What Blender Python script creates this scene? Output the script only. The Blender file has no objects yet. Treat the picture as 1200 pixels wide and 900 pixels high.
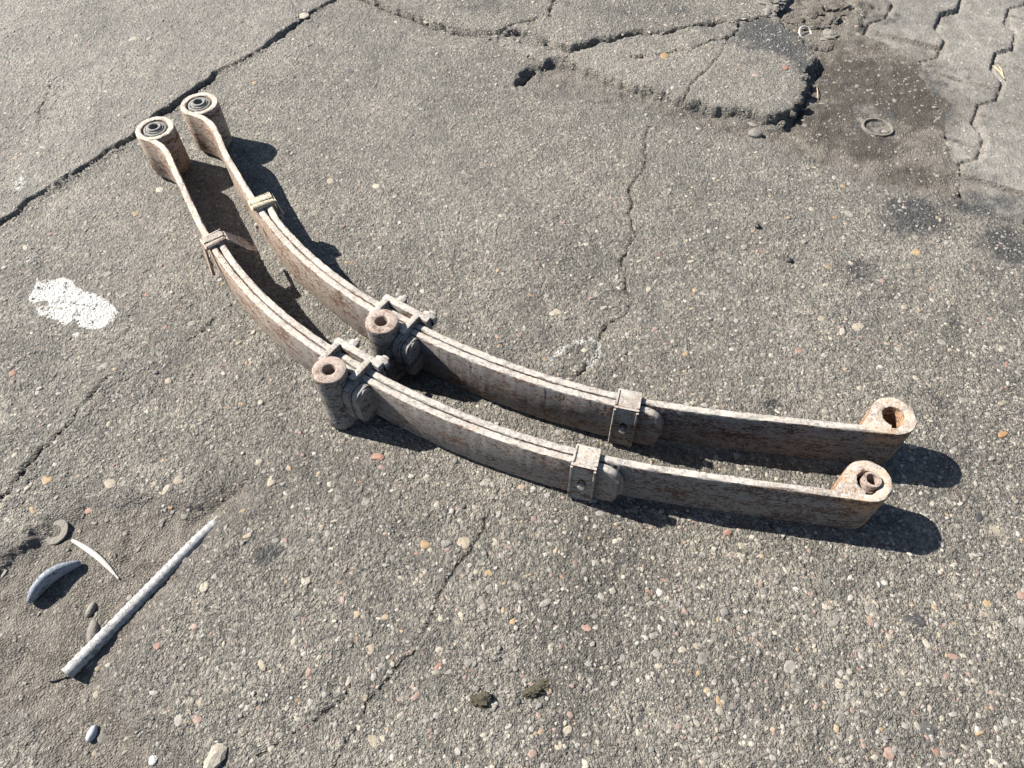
import bpy, bmesh, math, random
import numpy as np
from mathutils import Vector, Matrix
random.seed(7); RNG = np.random.default_rng(7)
SC = bpy.context.scene; COL = SC.collection

# ------------------------------------------------------------------ camera, sky, sun, exposure
F_PX, PITCH, ROLL, CAM_H = 900.0, math.radians(56), math.radians(-1.5), 1.0
_R = np.array([1.0, 0, 0]); _F = np.array([0, math.cos(PITCH), -math.sin(PITCH)]); _U = np.array([0, math.sin(PITCH), math.cos(PITCH)])
R2 = _R*math.cos(ROLL)+_U*math.sin(ROLL); U2 = _U*math.cos(ROLL)-_R*math.sin(ROLL)
cam = bpy.data.cameras.new('camera'); cam.sensor_width = 36; cam.lens = 36*F_PX/1200; cam.clip_start = .01; cam.clip_end = 500
cam_o = bpy.data.objects.new('camera', cam); COL.objects.link(cam_o); SC.camera = cam_o
M3 = Matrix((R2, U2, -_F)).transposed().to_4x4(); M3.translation = (0, 0, CAM_H); cam_o.matrix_world = M3

SUN_EL, SUN_AZ = math.radians(43.5), math.radians(-20.5)           # azimuth in which shadows fall
wd = bpy.data.worlds.new('World'); SC.world = wd; wd.use_nodes = True
_nt = wd.node_tree; _bg = _nt.nodes['Background']
_sky = _nt.nodes.new('ShaderNodeTexSky'); _sky.sky_type = 'NISHITA'; _sky.sun_disc = False
_sky.sun_elevation = SUN_EL; _sky.sun_rotation = math.radians(90)-(SUN_AZ+math.pi)
_nt.links.new(_sky.outputs[0], _bg.inputs[0]); _bg.inputs[1].default_value = .05
sl = bpy.data.lights.new('sun', 'SUN'); sl.energy = 5.0; sl.angle = math.radians(.53); sl.color = (1, .95, .87)
so = bpy.data.objects.new('sun', sl); COL.objects.link(so)
sd = Vector((math.cos(SUN_EL)*math.cos(SUN_AZ), math.cos(SUN_EL)*math.sin(SUN_AZ), -math.sin(SUN_EL)))
so.rotation_euler = sd.to_track_quat('-Z', 'Y').to_euler(); so.location = (-3, 1, 4)
SC.view_settings.view_transform = 'Standard'; SC.view_settings.look = 'None'; SC.view_settings.gamma = 1
SC.view_settings.use_curve_mapping = False; SC.view_settings.exposure = 1.52
SC.cycles.max_bounces = 4; SC.cycles.diffuse_bounces = 3; SC.cycles.glossy_bounces = 2

# ------------------------------------------------------------------ helpers
def gp(px, z=0.0):
    """where a point seen in the photograph lies on the plane at height z (survey of the place)"""
    p = np.atleast_2d(np.array(px, float))
    d = _F+np.outer((p[:, 0]-600)/F_PX, R2)-np.outer((p[:, 1]-450)/F_PX, U2)
    return d[:, :2]/(-d[:, 2:3])*(CAM_H-z)
def mpp(px):                                                    # metres per photograph pixel there
    q = gp(px)[0]; return math.sqrt(q[0]**2+q[1]**2+CAM_H**2)/F_PX

def _hash(ix, iy, seed):
    h = (ix.astype(np.int64)*374761393+iy.astype(np.int64)*668265263+seed*974634777) & 0xFFFFFFFF
    h = ((h ^ (h >> 13))*1274126177) & 0xFFFFFFFF
    return ((h ^ (h >> 16)) & 0xFFFF)/65535.0
def noise(x, y, s, seed=0):
    x = x/s; y = y/s; ix = np.floor(x); iy = np.floor(y); fx = x-ix; fy = y-iy
    def gr(dx, dy):
        a = _hash(ix+dx, iy+dy, seed)*6.2831853; return np.cos(a)*(fx-dx)+np.sin(a)*(fy-dy)
    u = fx*fx*fx*(fx*(fx*6-15)+10); v = fy*fy*fy*(fy*(fy*6-15)+10)
    a = gr(0, 0); b = gr(1, 0); c = gr(0, 1); d = gr(1, 1)
    return ((a+(b-a)*u)*(1-v)+(c+(d-c)*u)*v)*1.5
def fbm(x, y, s, seed=0, o=3, g=.5):
    r = 0; a = 1
    for k in range(o): r = r+a*noise(x, y, s/2**k, seed+k*17); a *= g
    return r
def sstep(a, b, x):
    t = np.clip((x-a)/(b-a), 0, 1); return t*t*(3-2*t)
def linedist(X, Y, pts, margin=.15):
    out = np.full(X.shape, 9.0); pts = np.asarray(pts)
    m = (X > pts[:, 0].min()-margin) & (X < pts[:, 0].max()+margin) & (Y > pts[:, 1].min()-margin) & (Y < pts[:, 1].max()+margin)
    x = X[m]; y = Y[m]; best = np.full(x.shape, 81.0)
    for a, b in zip(pts[:-1], pts[1:]):
        d = b-a; t = np.clip(((x-a[0])*d[0]+(y-a[1])*d[1])/max(d@d, 1e-12), 0, 1)
        best = np.minimum(best, (x-a[0]-t*d[0])**2+(y-a[1]-t*d[1])**2)
    out[m] = np.sqrt(best); return out
def polysdf(X, Y, pts, margin=.2):                              # negative inside
    pts = np.asarray(pts); cl = np.vstack([pts, pts[:1]]); d = linedist(X, Y, cl, margin)
    ins = np.zeros(X.shape, bool)
    for a, b in zip(cl[:-1], cl[1:]):
        if a[1] == b[1]: continue
        c = (a[1] > Y) != (b[1] > Y); ins ^= c & (X < (b[0]-a[0])*(Y-a[1])/(b[1]-a[1])+a[0])
    return np.where(ins, -d, d)

def obj(name, me, mat=None, parent=None, loc=(0, 0, 0), smooth=True):
    o = bpy.data.objects.new(name, me); COL.objects.link(o); o.location = loc
    if mat is not None and not me.materials: me.materials.append(mat)
    if smooth and len(me.polygons): me.polygons.foreach_set('use_smooth', [True]*len(me.polygons))
    if parent is not None: o.parent = parent
    return o
def npmesh(name, V, Fq):
    me = bpy.data.meshes.new(name); V = np.asarray(V, np.float32); Fq = np.asarray(Fq, np.int32); k = Fq.shape[1]
    me.vertices.add(len(V)); me.vertices.foreach_set('co', V.ravel()); me.loops.add(Fq.size); me.loops.foreach_set('vertex_index', Fq.ravel())
    me.polygons.add(len(Fq)); me.polygons.foreach_set('loop_start', np.arange(0, Fq.size, k, dtype=np.int32))
    me.update(calc_edges=True); return me
def bmmesh(name, bm):
    bmesh.ops.recalc_face_normals(bm, faces=bm.faces); me = bpy.data.meshes.new(name); bm.to_mesh(me); bm.free(); return me
def tag(o, label=None, cat=None, group=None, kind=None):
    for k, v in (('label', label), ('category', cat), ('group', group), ('kind', kind)):
        if v: o[k] = v
    return o
def empty(name, loc):
    o = bpy.data.objects.new(name, None); o.empty_display_size = .05; COL.objects.link(o); o.location = loc; return o

# ------------------------------------------------------------------ materials
ALB = .53                                                        # all colours below were read off at a brighter exposure
class G:
    dim = '3D'
    def flatpos(s):                                                # plan coordinates, sheared so that broken edges keep their grain
        s.dim = '2D'; p = s.n('NewGeometry').outputs['Position']; z = s.n('SeparateXYZ', {0: p}).outputs[2]
        return s.n('VectorMath', {0: p, 1: s.n('CombineXYZ', {0: s.math('MULTIPLY', z, .8), 1: s.math('MULTIPLY', z, .6)}).outputs[0]}, operation='ADD').outputs[0]
    def __init__(s, name):
        s.m = bpy.data.materials.new(name); s.m.use_nodes = True; s.t = s.m.node_tree; s.b = s.t.nodes['Principled BSDF']
    def n(s, ty, ins=None, **at):
        nd = s.t.nodes.new('ShaderNode'+ty)
        for k, v in at.items(): setattr(nd, k, v)
        for k, v in (ins or {}).items(): s.set(nd.inputs[k], v)
        return nd
    def set(s, sock, v):
        if isinstance(v, bpy.types.NodeSocket): s.t.links.new(v, sock)
        elif isinstance(v, (tuple, list)) and len(v) == 3 and sock.type == 'RGBA': sock.default_value = (*v, 1)
        else: sock.default_value = v
    def math(s, op, a, b=0.0, clamp=False):
        return s.n('Math', {0: a, 1: b}, operation=op, use_clamp=clamp).outputs[0]
    def mix(s, f, a, b, mode='MIX'):
        nd = s.n('Mix', data_type='RGBA', blend_type=mode); s.set(nd.inputs[0], f); s.set(nd.inputs[6], a); s.set(nd.inputs[7], b); return nd.outputs[2]
    def ramp(s, f, stops, interp='LINEAR'):
        nd = s.n('ValToRGB', {0: f}); cr = nd.color_ramp; cr.interpolation = interp
        while len(cr.elements) > 1: cr.elements.remove(cr.elements[-1])
        for i, (p, c) in enumerate(stops):
            e = cr.elements[0] if i == 0 else cr.elements.new(p)
            e.position = p; e.color = (*c, 1) if isinstance(c, (tuple, list)) else (c, c, c, 1)
        return nd.outputs[0]
    def step(s, v, lo, hi):
        nd = s.n('MapRange', {'Value': v, 'From Min': lo, 'From Max': hi}, interpolation_type='SMOOTHSTEP'); return nd.outputs[0]
    def vor(s, vec, sc, feat='F1', rnd=1.0):
        return s.n('TexVoronoi', {'Vector': vec, 'Scale': sc, 'Randomness': rnd}, feature=feat, voronoi_dimensions=s.dim)
    def noise(s, vec, sc, det=2.0, ro=.5, dist=0.0):
        return s.n('TexNoise', {'Vector': vec, 'Scale': sc, 'Detail': det, 'Roughness': ro, 'Distortion': dist}, noise_dimensions=s.dim).outputs[0]
    def bump(s, h, dist, st=1.0, prev=None):
        ins = {'Height': h, 'Distance': dist, 'Strength': st}
        if prev is not None: ins['Normal'] = prev
        return s.n('Bump', ins).outputs[0]
    def out(s, col, rough, nrm=None, spec=.3, metal=0.0):
        col = s.mix(1.0, col, (ALB, ALB, ALB), 'MULTIPLY')
        s.set(s.b.inputs['Base Color'], col); s.set(s.b.inputs['Roughness'], rough); s.set(s.b.inputs['Specular IOR Level'], spec); s.set(s.b.inputs['Metallic'], metal)
        if nrm is not None: s.set(s.b.inputs['Normal'], nrm)
        return s.m

def ground_mat(name, kind):
    g = G(name); pos = g.flatpos()
    sep = g.n('SeparateColor', {0: g.n('Attribute', attribute_name='mask').outputs['Color']})
    dirt, oil, paint = sep.outputs[0], sep.outputs[1], sep.outputs[2]
    big = g.noise(pos, 5, 4, .6); mid = g.noise(pos, 38, 4, .65); fine = g.noise(pos, 240, 3, .65)
    v1 = g.vor(pos, 165); v2 = g.vor(pos, 400); v3 = g.vor(pos, 88)
    r1 = g.n('SeparateColor', {0: v1.outputs['Color']}); r2 = g.n('SeparateColor', {0: v2.outputs['Color']}); r3 = g.n('SeparateColor', {0: v3.outputs['Color']})
    if kind == 'asphalt':
        grit = g.noise(pos, 520, 3, .7)
        binder = g.ramp(g.math('ADD', g.math('MULTIPLY', mid, .3), g.math('ADD', g.math('MULTIPLY', fine, .35), g.math('MULTIPLY', grit, .35))), [(.40, (.085, .079, .068)), (.485, (.2, .187, .163)), (.54, (.26, .243, .212)), (.62, (.5, .468, .41))])
        g2 = g.ramp(r2.outputs[0], [(0, (.11, .104, .095)), (.35, (.21, .197, .178)), (.75, (.3, .281, .252)), (1, (.5, .47, .42))])
        c = g.mix(g.math('MULTIPLY', g.step(v2.outputs['Distance'], .55, .25), .7), binder, g2)
        g1 = g.ramp(r1.outputs[0], [(0, (.14, .135, .13)), (.3, (.24, .225, .204)), (.6, (.31, .291, .263)), (.82, (.4, .37, .32)), (.94, (.54, .505, .45)), (1, (.42, .3, .25))])
        c = g.mix(g.math('MULTIPLY', g.step(v1.outputs['Distance'], .5, .32), g.step(r1.outputs[1], .6, .68)), c, g1)
        g3 = g.ramp(r3.outputs[0], [(0, (.19, .18, .17)), (.4, (.3, .28, .25)), (.7, (.37, .345, .3)), (.9, (.44, .4, .33)), (1, (.36, .25, .21))])
        c = g.mix(g.math('MULTIPLY', g.step(v3.outputs['Distance'], .38, .3), g.step(r3.outputs[1], .8, .84)), c, g3)
        c = g.mix(1.0, c, g.ramp(g.math('ADD', g.math('MULTIPLY', big, .6), g.math('MULTIPLY', g.noise(pos, 16, 3, .6), .4)), [(.36, (.74, .73, .70)), (.5, (1.02, 1, .955)), (.62, (1.27, 1.24, 1.17))]), 'MULTIPLY')
        c = g.mix(g.math('MULTIPLY', g.step(g.noise(pos, 120, 3, .6), .46, .33), .75), c, (.085, .078, .07))
    else:
        c = g.ramp(g.math('ADD', g.math('MULTIPLY', mid, .45), g.math('MULTIPLY', fine, .55)), [(.36, (.14, .13, .113)), (.5, (.24, .224, .198)), (.64, (.34, .317, .282))])
        c = g.mix(g.math('MULTIPLY', g.step(v2.outputs['Distance'], .5, .2), g.math('MULTIPLY', r2.outputs[0], .45)), c, (.46, .43, .39))
        c = g.mix(g.math('MULTIPLY', g.step(r1.outputs[0], .93, .97), g.step(v1.outputs['Distance'], .4, .3)), c, (.5, .47, .42))
        c = g.mix(1.0, c, g.ramp(big, [(.3, (.75, .75, .75)), (.7, (1.2, 1.2, 1.19))]), 'MULTIPLY')
    wear = g.n('Attribute', attribute_name='wear').outputs['Fac']
    if kind == 'asphalt': c = g.mix(g.math('MULTIPLY', g.math('SUBTRACT', 1.0, wear), .7, True), c, g.mix(mid, (.2, .188, .166), (.31, .29, .256)))
    # soil lying on it
    dm = g.step(g.math('ADD', dirt, g.math('MULTIPLY', g.math('SUBTRACT', g.noise(pos, 55, 5, .7), .5), 1.1)), .38, .62)
    dc = g.ramp(g.math('ADD', g.math('MULTIPLY', g.noise(pos, 30, 5, .7), .6), g.math('MULTIPLY', fine, .4)), [(.32, (.085, .074, .062)), (.48, (.185, .165, .141)), (.66, (.29, .263, .228))])
    dc = g.mix(g.math('MULTIPLY', g.step(r2.outputs[0], .9, .96), .6), dc, (.36, .33, .29))
    c = g.mix(dm, c, dc)
    # thin cracks packed with dark dirt
    cd = g.math('ADD', g.n('Attribute', attribute_name='mask').outputs['Alpha'], g.math('MULTIPLY', g.math('SUBTRACT', g.noise(pos, 70, 4, .7), .5), .42))
    cm = g.math('MULTIPLY', g.step(cd, .15, .05), g.step(g.noise(pos, 14, 2, .5), .3, .45))
    c = g.mix(g.math('MULTIPLY', cm, .75), c, (.06, .053, .046))
    # oil
    om = g.step(g.math('ADD', g.math('MULTIPLY', oil, .8), g.math('ADD', g.math('MULTIPLY', g.math('SUBTRACT', g.noise(pos, 22, 3, .7), .5), 1.5), g.math('MULTIPLY', g.math('SUBTRACT', r1.outputs[0], .5), .25))), .22, .9)
    om = g.math('MULTIPLY', om, g.step(oil, .0, .2))
    c = g.mix(g.math('MULTIPLY', om, .84), c, g.mix(g.step(r2.outputs[0], .8, .95), (.035, .035, .036), (.12, .12, .12)))
    # spilt paint worn off the high grains
    pm = g.step(g.math('ADD', paint, g.math('MULTIPLY', g.math('SUBTRACT', g.noise(pos, 60, 4, .8), .5), .62)), .40, .62)
    c = g.mix(g.math('MULTIPLY', pm, .95), c, g.mix(fine, (.72, .72, .68), (.95, .95, .91)))
    h = g.math('ADD', g.math('MULTIPLY', g.step(v1.outputs['Distance'], .6, .2), g.math('MULTIPLY', r1.outputs[2], .35)), g.math('MULTIPLY', g.step(v2.outputs['Distance'], .6, .15), g.math('MULTIPLY', r2.outputs[2], .35)))
    h = g.math('ADD', h, g.math('MULTIPLY', g.noise(pos, 150, 4, .72), .95))
    h = g.math('SUBTRACT', g.math('ADD', h, g.math('MULTIPLY', fine, .5)), g.math('MULTIPLY', cm, 1.2))
    h = g.math('MULTIPLY', h, wear)
    nb = g.bump(h, .0058 if kind == 'asphalt' else .0022, 1.0)
    rg = g.math('SUBTRACT', .68, g.math('MULTIPLY', om, .12))
    return g.out(c, rg, nb, .5)
M_ASPH = ground_mat('weathered_asphalt', 'asphalt'); M_PAVE = ground_mat('concrete_paver', 'paver')

def soil_mat():
    g = G('dry_soil'); pos = g.flatpos()
    sep = g.n('SeparateColor', {0: g.n('Attribute', attribute_name='mask').outputs['Color']}); dark = sep.outputs[1]
    a = g.noise(pos, 30, 5, .7); f = g.noise(pos, 230, 4, .7)
    c = g.ramp(g.math('ADD', g.math('MULTIPLY', a, .5), g.math('MULTIPLY', f, .5)), [(.32, (.1, .087, .073)), (.48, (.215, .192, .163)), (.66, (.33, .3, .26))])
    v = g.vor(pos, 330); r = g.n('SeparateColor', {0: v.outputs['Color']})
    c = g.mix(g.math('MULTIPLY', g.step(r.outputs[0], .86, .93), g.step(v.outputs['Distance'], .5, .3)), c, (.42, .39, .34))
    c = g.mix(g.math('MULTIPLY', g.step(g.math('ADD', dark, g.math('MULTIPLY', g.math('SUBTRACT', g.noise(pos, 18, 4, .75), .5), 1.7)), .1, .9), .7), c, g.mix(f, (.035, .03, .026), (.085, .073, .06)))
    h = g.math('ADD', g.noise(pos, 120, 5, .7), g.math('MULTIPLY', g.step(v.outputs['Distance'], .6, .1), .3))
    return g.out(c, .9, g.bump(h, .0045), .25)
M_SOIL = soil_mat()

def stone_mat(name, stops):
    g = G(name); co = g.n('TexCoord').outputs['Object']; rnd = g.n('ObjectInfo').outputs['Random']; pos = g.n('NewGeometry').outputs['Position']
    c = g.ramp(rnd, stops, 'LINEAR'); n1 = g.noise(pos, 150, 4, .6); n2 = g.noise(pos, 420, 3, .6)
    c = g.mix(1.0, c, g.ramp(n1, [(.3, (.72, .7, .68)), (.7, (1.18, 1.17, 1.15))]), 'MULTIPLY')
    c = g.mix(g.math('MULTIPLY', g.step(n2, .56, .68), .45), c, (.2, .185, .165))
    return g.out(c, .72, g.bump(g.math('ADD', n1, g.math('MULTIPLY', n2, .5)), .0014), .35)
M_ST = [stone_mat('cream_stone', [(0, (.4, .345, .26)), (.5, (.47, .42, .335)), (1, (.52, .48, .4))]),
        stone_mat('pink_stone', [(0, (.36, .19, .15)), (.5, (.4, .25, .2)), (1, (.45, .33, .28))]),
        stone_mat('grey_stone', [(0, (.24, .23, .21)), (.5, (.31, .29, .26)), (1, (.4, .38, .34))]),
        stone_mat('dark_stone', [(0, (.07, .07, .075)), (.5, (.1, .1, .1)), (1, (.15, .145, .14))]),
        stone_mat('ochre_stone', [(0, (.43, .27, .13)), (.5, (.47, .34, .2)), (1, (.42, .3, .17))])]
def agg_mat():
    g = G('aggregate'); pos = g.n('NewGeometry').outputs['Position']; t = g.n('Attribute', attribute_name='tint').outputs['Color']
    n1 = g.noise(pos, 420, 3, .6)
    c = g.mix(1.0, t, g.ramp(n1, [(.3, (.72, .72, .72)), (.7, (1.2, 1.2, 1.2))]), 'MULTIPLY')
    return g.out(c, .75, g.bump(n1, .0007), .35)
M_AGG = agg_mat()

def steel_mat(name, paint, rust, amount, dust=.0, sc=1.0, rough=.72, dark=(.05, .04, .035), dk=.5, seed=0.0, cool_shade=None):
    """flaking grey-beige paint over pitted rusty steel, dust on what faces up"""
    g = G(name); co = g.n('TexCoord').outputs['Object']
    co = g.n('VectorMath', {0: co, 1: (seed, seed*.7, 0)}, operation='ADD').outputs[0]
    st = g.n('Mapping', {'Vector': co, 'Scale': (1, 1, 2.6)}).outputs[0]
    a = g.noise(st, 22*sc, 5, .65); b = g.noise(st, 130*sc, 5, .7, .6); f = g.noise(co, 380*sc, 3, .6)
    pc = g.mix(g.step(a, .35, .65), tuple(.8*x for x in paint), paint)
    if cool_shade:
        xx = g.n('SeparateXYZ', {0: g.n('TexCoord').outputs['Object']}).outputs[0]; pc = g.mix(g.step(xx, -.26, .02), pc, g.mix(g.step(a, .4, .62), tuple(.72*x for x in cool_shade), cool_shade))  # cooler paint towards the right end, shade on the leaf sides coloured in
    pc = g.mix(g.math('MULTIPLY', f, .3), pc, tuple(min(1, 1.25*x) for x in paint))
    if cool_shade:
        rz = g.n('Attribute', attribute_name='rust').outputs['Fac']
        pc = g.mix(g.step(g.math('ADD', rz, g.math('MULTIPLY', g.math('SUBTRACT', b, .5), .9)), .3, .75), pc, g.mix(a, (.46, .25, .13), (.68, .48, .32)))
    rc = g.mix(g.step(b, .35, .65), rust, tuple(.5*x for x in rust))
    m = g.step(g.math('ADD', g.math('MULTIPLY', b, .62), g.math('MULTIPLY', a, .38)), .58-amount*.25, .64-amount*.25)
    m = g.math('MULTIPLY', m, g.step(g.math('ADD', f, g.math('MULTIPLY', a, .4)), .55, .72))
    c = g.mix(m, pc, rc)
    pit = g.step(g.math('ADD', g.math('MULTIPLY', g.noise(co, 230*sc, 4, .8), .8), g.math('MULTIPLY', a, .2)), .535, .62); c = g.mix(g.math('MULTIPLY', pit, dk), c, dark)
    up = g.n('SeparateXYZ', {0: g.n('NewGeometry').outputs['Normal']}).outputs[2]
    c = g.mix(g.math('MULTIPLY', g.math('MULTIPLY', g.step(up, .4, .9), dust), g.step(b, .3, .6)), c, (.78, .71, .625))
    h = g.math('SUBTRACT', g.math('ADD', g.math('MULTIPLY', b, .5), g.math('MULTIPLY', f, .35)), g.math('ADD', g.math('MULTIPLY', pit, .35), g.math('MULTIPLY', m, .2)))
    return g.out(c, rough, g.bump(h, .0014), .3)
M_LEAF = steel_mat('flaking_paint_leaf', (.70, .56, .445), (.34, .165, .09), .36, .8, dk=.6, cool_shade=(.35, .354, .358))
M_LEAF2 = steel_mat('rusty_leaf', (.62, .52, .44), (.2, .1, .062), .42, .8, dk=.72, seed=3.1, cool_shade=(.33, .332, .335))
M_TUBE = steel_mat('flaking_grey_tube', (.36, .345, .325), (.15, .075, .05), .3, .1, 1.0, dk=.85, dark=(.03, .025, .022), seed=5.2)
M_CLIP = steel_mat('pale_clip_steel', (.5, .475, .44), (.27, .13, .07), .36, .6, dk=.6, seed=8.3)
M_RUSTF = steel_mat('rust_ground_steel', (.5, .4, .34), (.34, .18, .11), .3, .1, dk=.25, seed=1.7)
M_FARCLIP = steel_mat('yellowed_clip', (.8, .7, .5), (.4, .24, .13), .15, .3, dk=.3, seed=7.7)
M_BUSH = steel_mat('grey_bushing', (.33, .33, .31), (.2, .12, .08), .12, .1, dk=.3, seed=2.2)
M_ROD = steel_mat('galvanised_rod', (.52, .515, .51), (.3, .28, .25), .1, 0, rough=.5, dk=.25, seed=4.4)
M_BLUE = steel_mat('blue_grey_scrap', (.36, .4, .47), (.2, .19, .19), .2, .0, rough=.5, dk=.4, seed=6.4)
def plain(name, col, rough=.7, var=.25, sc=200, bd=.001, spec=.3):
    g = G(name); co = g.n('TexCoord').outputs['Object']; n = g.noise(co, sc, 4, .65)
    c = g.mix(n, tuple(x*(1-var) for x in col), tuple(x*(1+var) for x in col)); return g.out(c, rough, g.bump(n, bd), spec)
M_RUBBER = plain('black_rubber', (.035, .034, .033)); M_BRICK = plain('brick_red', (.42, .24, .18)); M_WHITE = plain('white_shard', (.7, .7, .68), .5)
M_STRAW = plain('dry_straw', (.6, .48, .3)); M_CLOD = plain('dark_clod', (.1, .088, .06), .9, .5, 160, .003); M_BLACK = plain('black_slag', (.03, .032, .036), .4)
M_STRIP = plain('pale_plastic', (.58, .56, .52), .55, .3); M_MORT = plain('dust_grey', (.27, .25, .22), .9, .3, 120, .003); M_GLASSY = plain('bluish_pebble', (.55, .57, .62), .35)

# ------------------------------------------------------------------ ground: one height field, cut into its pieces
def axis(parts):
    a = [parts[0][0]]
    for lo, hi, s in parts: a += list(np.linspace(lo, hi, max(2, int(round((hi-lo)/s))+1))[1:])
    return np.array(a)
grow = [.03, .07, .14, .27, .5, .9, 1.6, 2.8, 5, 9, 16, 28, 50]
xs = axis([(-2.0, -1.36, .009), (-1.36, 1.36, .0036), (1.36, 2.0, .009)]); xs = np.r_[-2.0-np.array(grow[::-1]), xs, 2.0+np.array(grow)]
ys = axis([(-.35, .06, .01), (.06, 1.15, .0034), (1.15, 1.95, .0046), (1.95, 2.5, .012)]); ys = np.r_[-.35-np.array(grow[::-1]), ys, 2.5+np.array(grow)]
NX, NY = len(xs), len(ys); X, Y = np.meshgrid(xs, ys); X = X.ravel(); Y = Y.ravel()
wx = X+.006*noise(X, Y, .03, 1)+.003*noise(X, Y, .011, 2); wy = Y+.006*noise(X, Y, .03, 3)+.003*noise(X, Y, .011, 4)
n_big = fbm(X, Y, .5, 10, 2); n_mid = noise(X, Y, .13, 20); n_40 = noise(X, Y, .04, 30); n_15 = noise(X, Y, .016, 40); n_7 = noise(X, Y, .0085, 50)
wr = 1-.4*sstep(.55, 1.25, Y); Z = .005*n_big+.0030*n_mid+wr*(.0018*n_40+.0014*n_15+.0015*n_7)
near = np.hypot(X, Y-.9) < 2.6
dirt = np.zeros_like(X); oil = np.zeros_like(X); paint = np.zeros_like(X)
REG = np.zeros(X.shape, np.int32)                                # 0 asphalt 1 plate 2.. slabs 20 soil 30 paving joints 100.. pavers 50 paint
def L(*p): return gp(p)
# the long crack and the plate beyond it
LC = L((-260, 440), (-60, 305), (0, 263), (30, 238), (63, 218), (100, 197), (130, 177), (157, 160), (187, 135), (213, 118), (233, 103), (253, 87), (283, 72), (307, 57), (327, 42), (350, 27), (370, 13), (390, 3), (440, -28), (520, -75))
dLC = linedist(wx, wy, LC)
plate = polysdf(wx, wy, np.vstack([LC, [[-.2, 6], [-9, 6], [-9, .6]]]), 2)
Z += .004*sstep(.012, -.002, plate)-.007*sstep(.07, .008, plate)*(plate > 0)*sstep(-.25, .1, noise(X, Y, .25, 61))
w = .0009+.0022*noise(X, Y, .06, 62); Z -= .015*sstep(w+.003, w*.4, dLC)
CRKL = np.clip(dLC/.012, 0, 1)
dirt = np.maximum(dirt, .42*sstep(.05, .005, np.where(plate > 0, plate, 9)))
REG[plate < 0] = 1
# other cracks: (points, half width, depth)
CRK = np.ones_like(X)
def crack(pts, hw, dep, seed, ridge=0.0, fade=.0):
    global Z, CRK
    d = linedist(wx, wy, pts, .1); w = hw*(1+.8*noise(X, Y, .035, seed)); Z = Z-dep*sstep(w+.0025, w*.3, d)*sstep(-.75, -.1, noise(X, Y, .07, seed+1)-fade)
    CRK = np.minimum(CRK, np.clip(d/(.013 if hw < .001 else .011), 0, 1))
    if ridge: Z = Z+ridge*sstep(.03, .004, d)
crack(L((767, 139), (758, 165), (756, 194), (740, 220), (740, 249), (742, 262), (746, 276), (732, 297), (730, 315), (736, 335), (740, 355), (732, 367), (702, 390), (700, 415), (672, 445)), .0008, .005, 71)
crack(L((592, 568), (570, 605), (553, 647), (520, 687), (507, 720), (483, 767), (463, 783), (440, 807), (423, 847), (397, 883), (380, 930)), .0005, .003, 73, .001)
crack(L((-10, 600), (16, 569), (40, 540), (59, 519), (80, 500), (103, 473), (105, 463), (117, 455), (133, 441)), .0010, .006, 75, .0025)
crack(L((290, 560), (262, 582), (240, 600), (225, 590)), .003, .006, 77)
crack(L((215, 400), (240, 385), (252, 372)), .0006, .004, 79); crack(L((45, 145), (52, 120), (60, 100)), .0005, .003, 81, 0, .1)
crack(L((300, 885), (350, 855), (385, 830), (410, 800)), .0008, .004, 83); crack(L((880, 590), (930, 640), (960, 700)), .0004, .002, 85, 0, .3)
# broken, lifted slab pieces at the far side
front = [(560, 42), (582, 48), (611, 66), (640, 76), (666, 71), (685, 82), (718, 97), (751, 110), (780, 119), (809, 128), (839, 136), (872, 139), (912, 147), (927, 136), (941, 114), (941, 95), (956, 81), (949, 66), (923, 40)]
back = [(912, 27), (890, 30), (861, 35), (817, 38), (780, 48), (743, 44), (718, 53), (699, 55), (670, 66), (646, 60), (612, 52), (582, 44)]
sx = wx+.008*noise(X, Y, .06, 151)+.003*noise(X, Y, .017, 152); sy = wy+.008*noise(X, Y, .06, 153)+.003*noise(X, Y, .017, 154)
slab = polysdf(sx, sy, gp(front+back)); raise_ = sstep(.003, -.006, slab)
c1 = gp([(864, 37), (861, 51), (839, 57), (813, 64), (784, 70), (740, 74)]); c2 = gp([(853, 51), (846, 66), (824, 92), (809, 106), (800, 128)])
Z += raise_*(.009+.013*sstep(.1, .6, X)+.003*noise(X, Y, .2, 91))
crack(c1, .0014, .010, 93, 0, -.6); crack(c2, .0008, .005, 95, 0, -.6)
REG[slab < 0] = 2
sideA = polysdf(X, Y, gp([(853, 51), (846, 66), (824, 92), (809, 106), (800, 160), (1000, 170), (1000, 40), (864, 30)])) < 0
sideB = polysdf(X, Y, gp([(864, 37), (861, 51), (839, 57), (813, 64), (784, 70), (740, 74), (690, 60), (700, 20), (864, 20)])) < 0
REG[(slab < 0) & sideA] = 3; REG[(slab < 0) & sideB & ~sideA] = 4
# the plate behind it, with its own broken front edge
bfront = [(415, -5), (450, 10), (490, 26), (530, 37), (560, 42), (582, 44), (612, 40), (640, 52), (670, 60), (699, 50), (718, 48), (743, 40), (780, 43), (817, 33), (861, 30), (900, 22), (915, 10), (960, -10), (980, -40)]
bp = polysdf(wx, wy, gp(bfront+[(940, -160), (500, -160)])); Z += sstep(.004, -.006, bp)*.011*(slab > 0)
crack(gp(bfront[:7]), .0026, .010, 97, 0, -.4); crack(gp([(582, 44), (597, 35), (626, 27), (646, 22), (646, 12), (660, -10)]), .0014, .008, 99, 0, -.4)
crack(gp([(640, 52), (670, 60), (699, 52), (718, 50), (743, 42), (780, 45), (817, 35), (861, 32), (905, 24)]), .0022, .013, 101, 0, -.5)
REG[(bp < 0) & (slab > 0)] = 5
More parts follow.
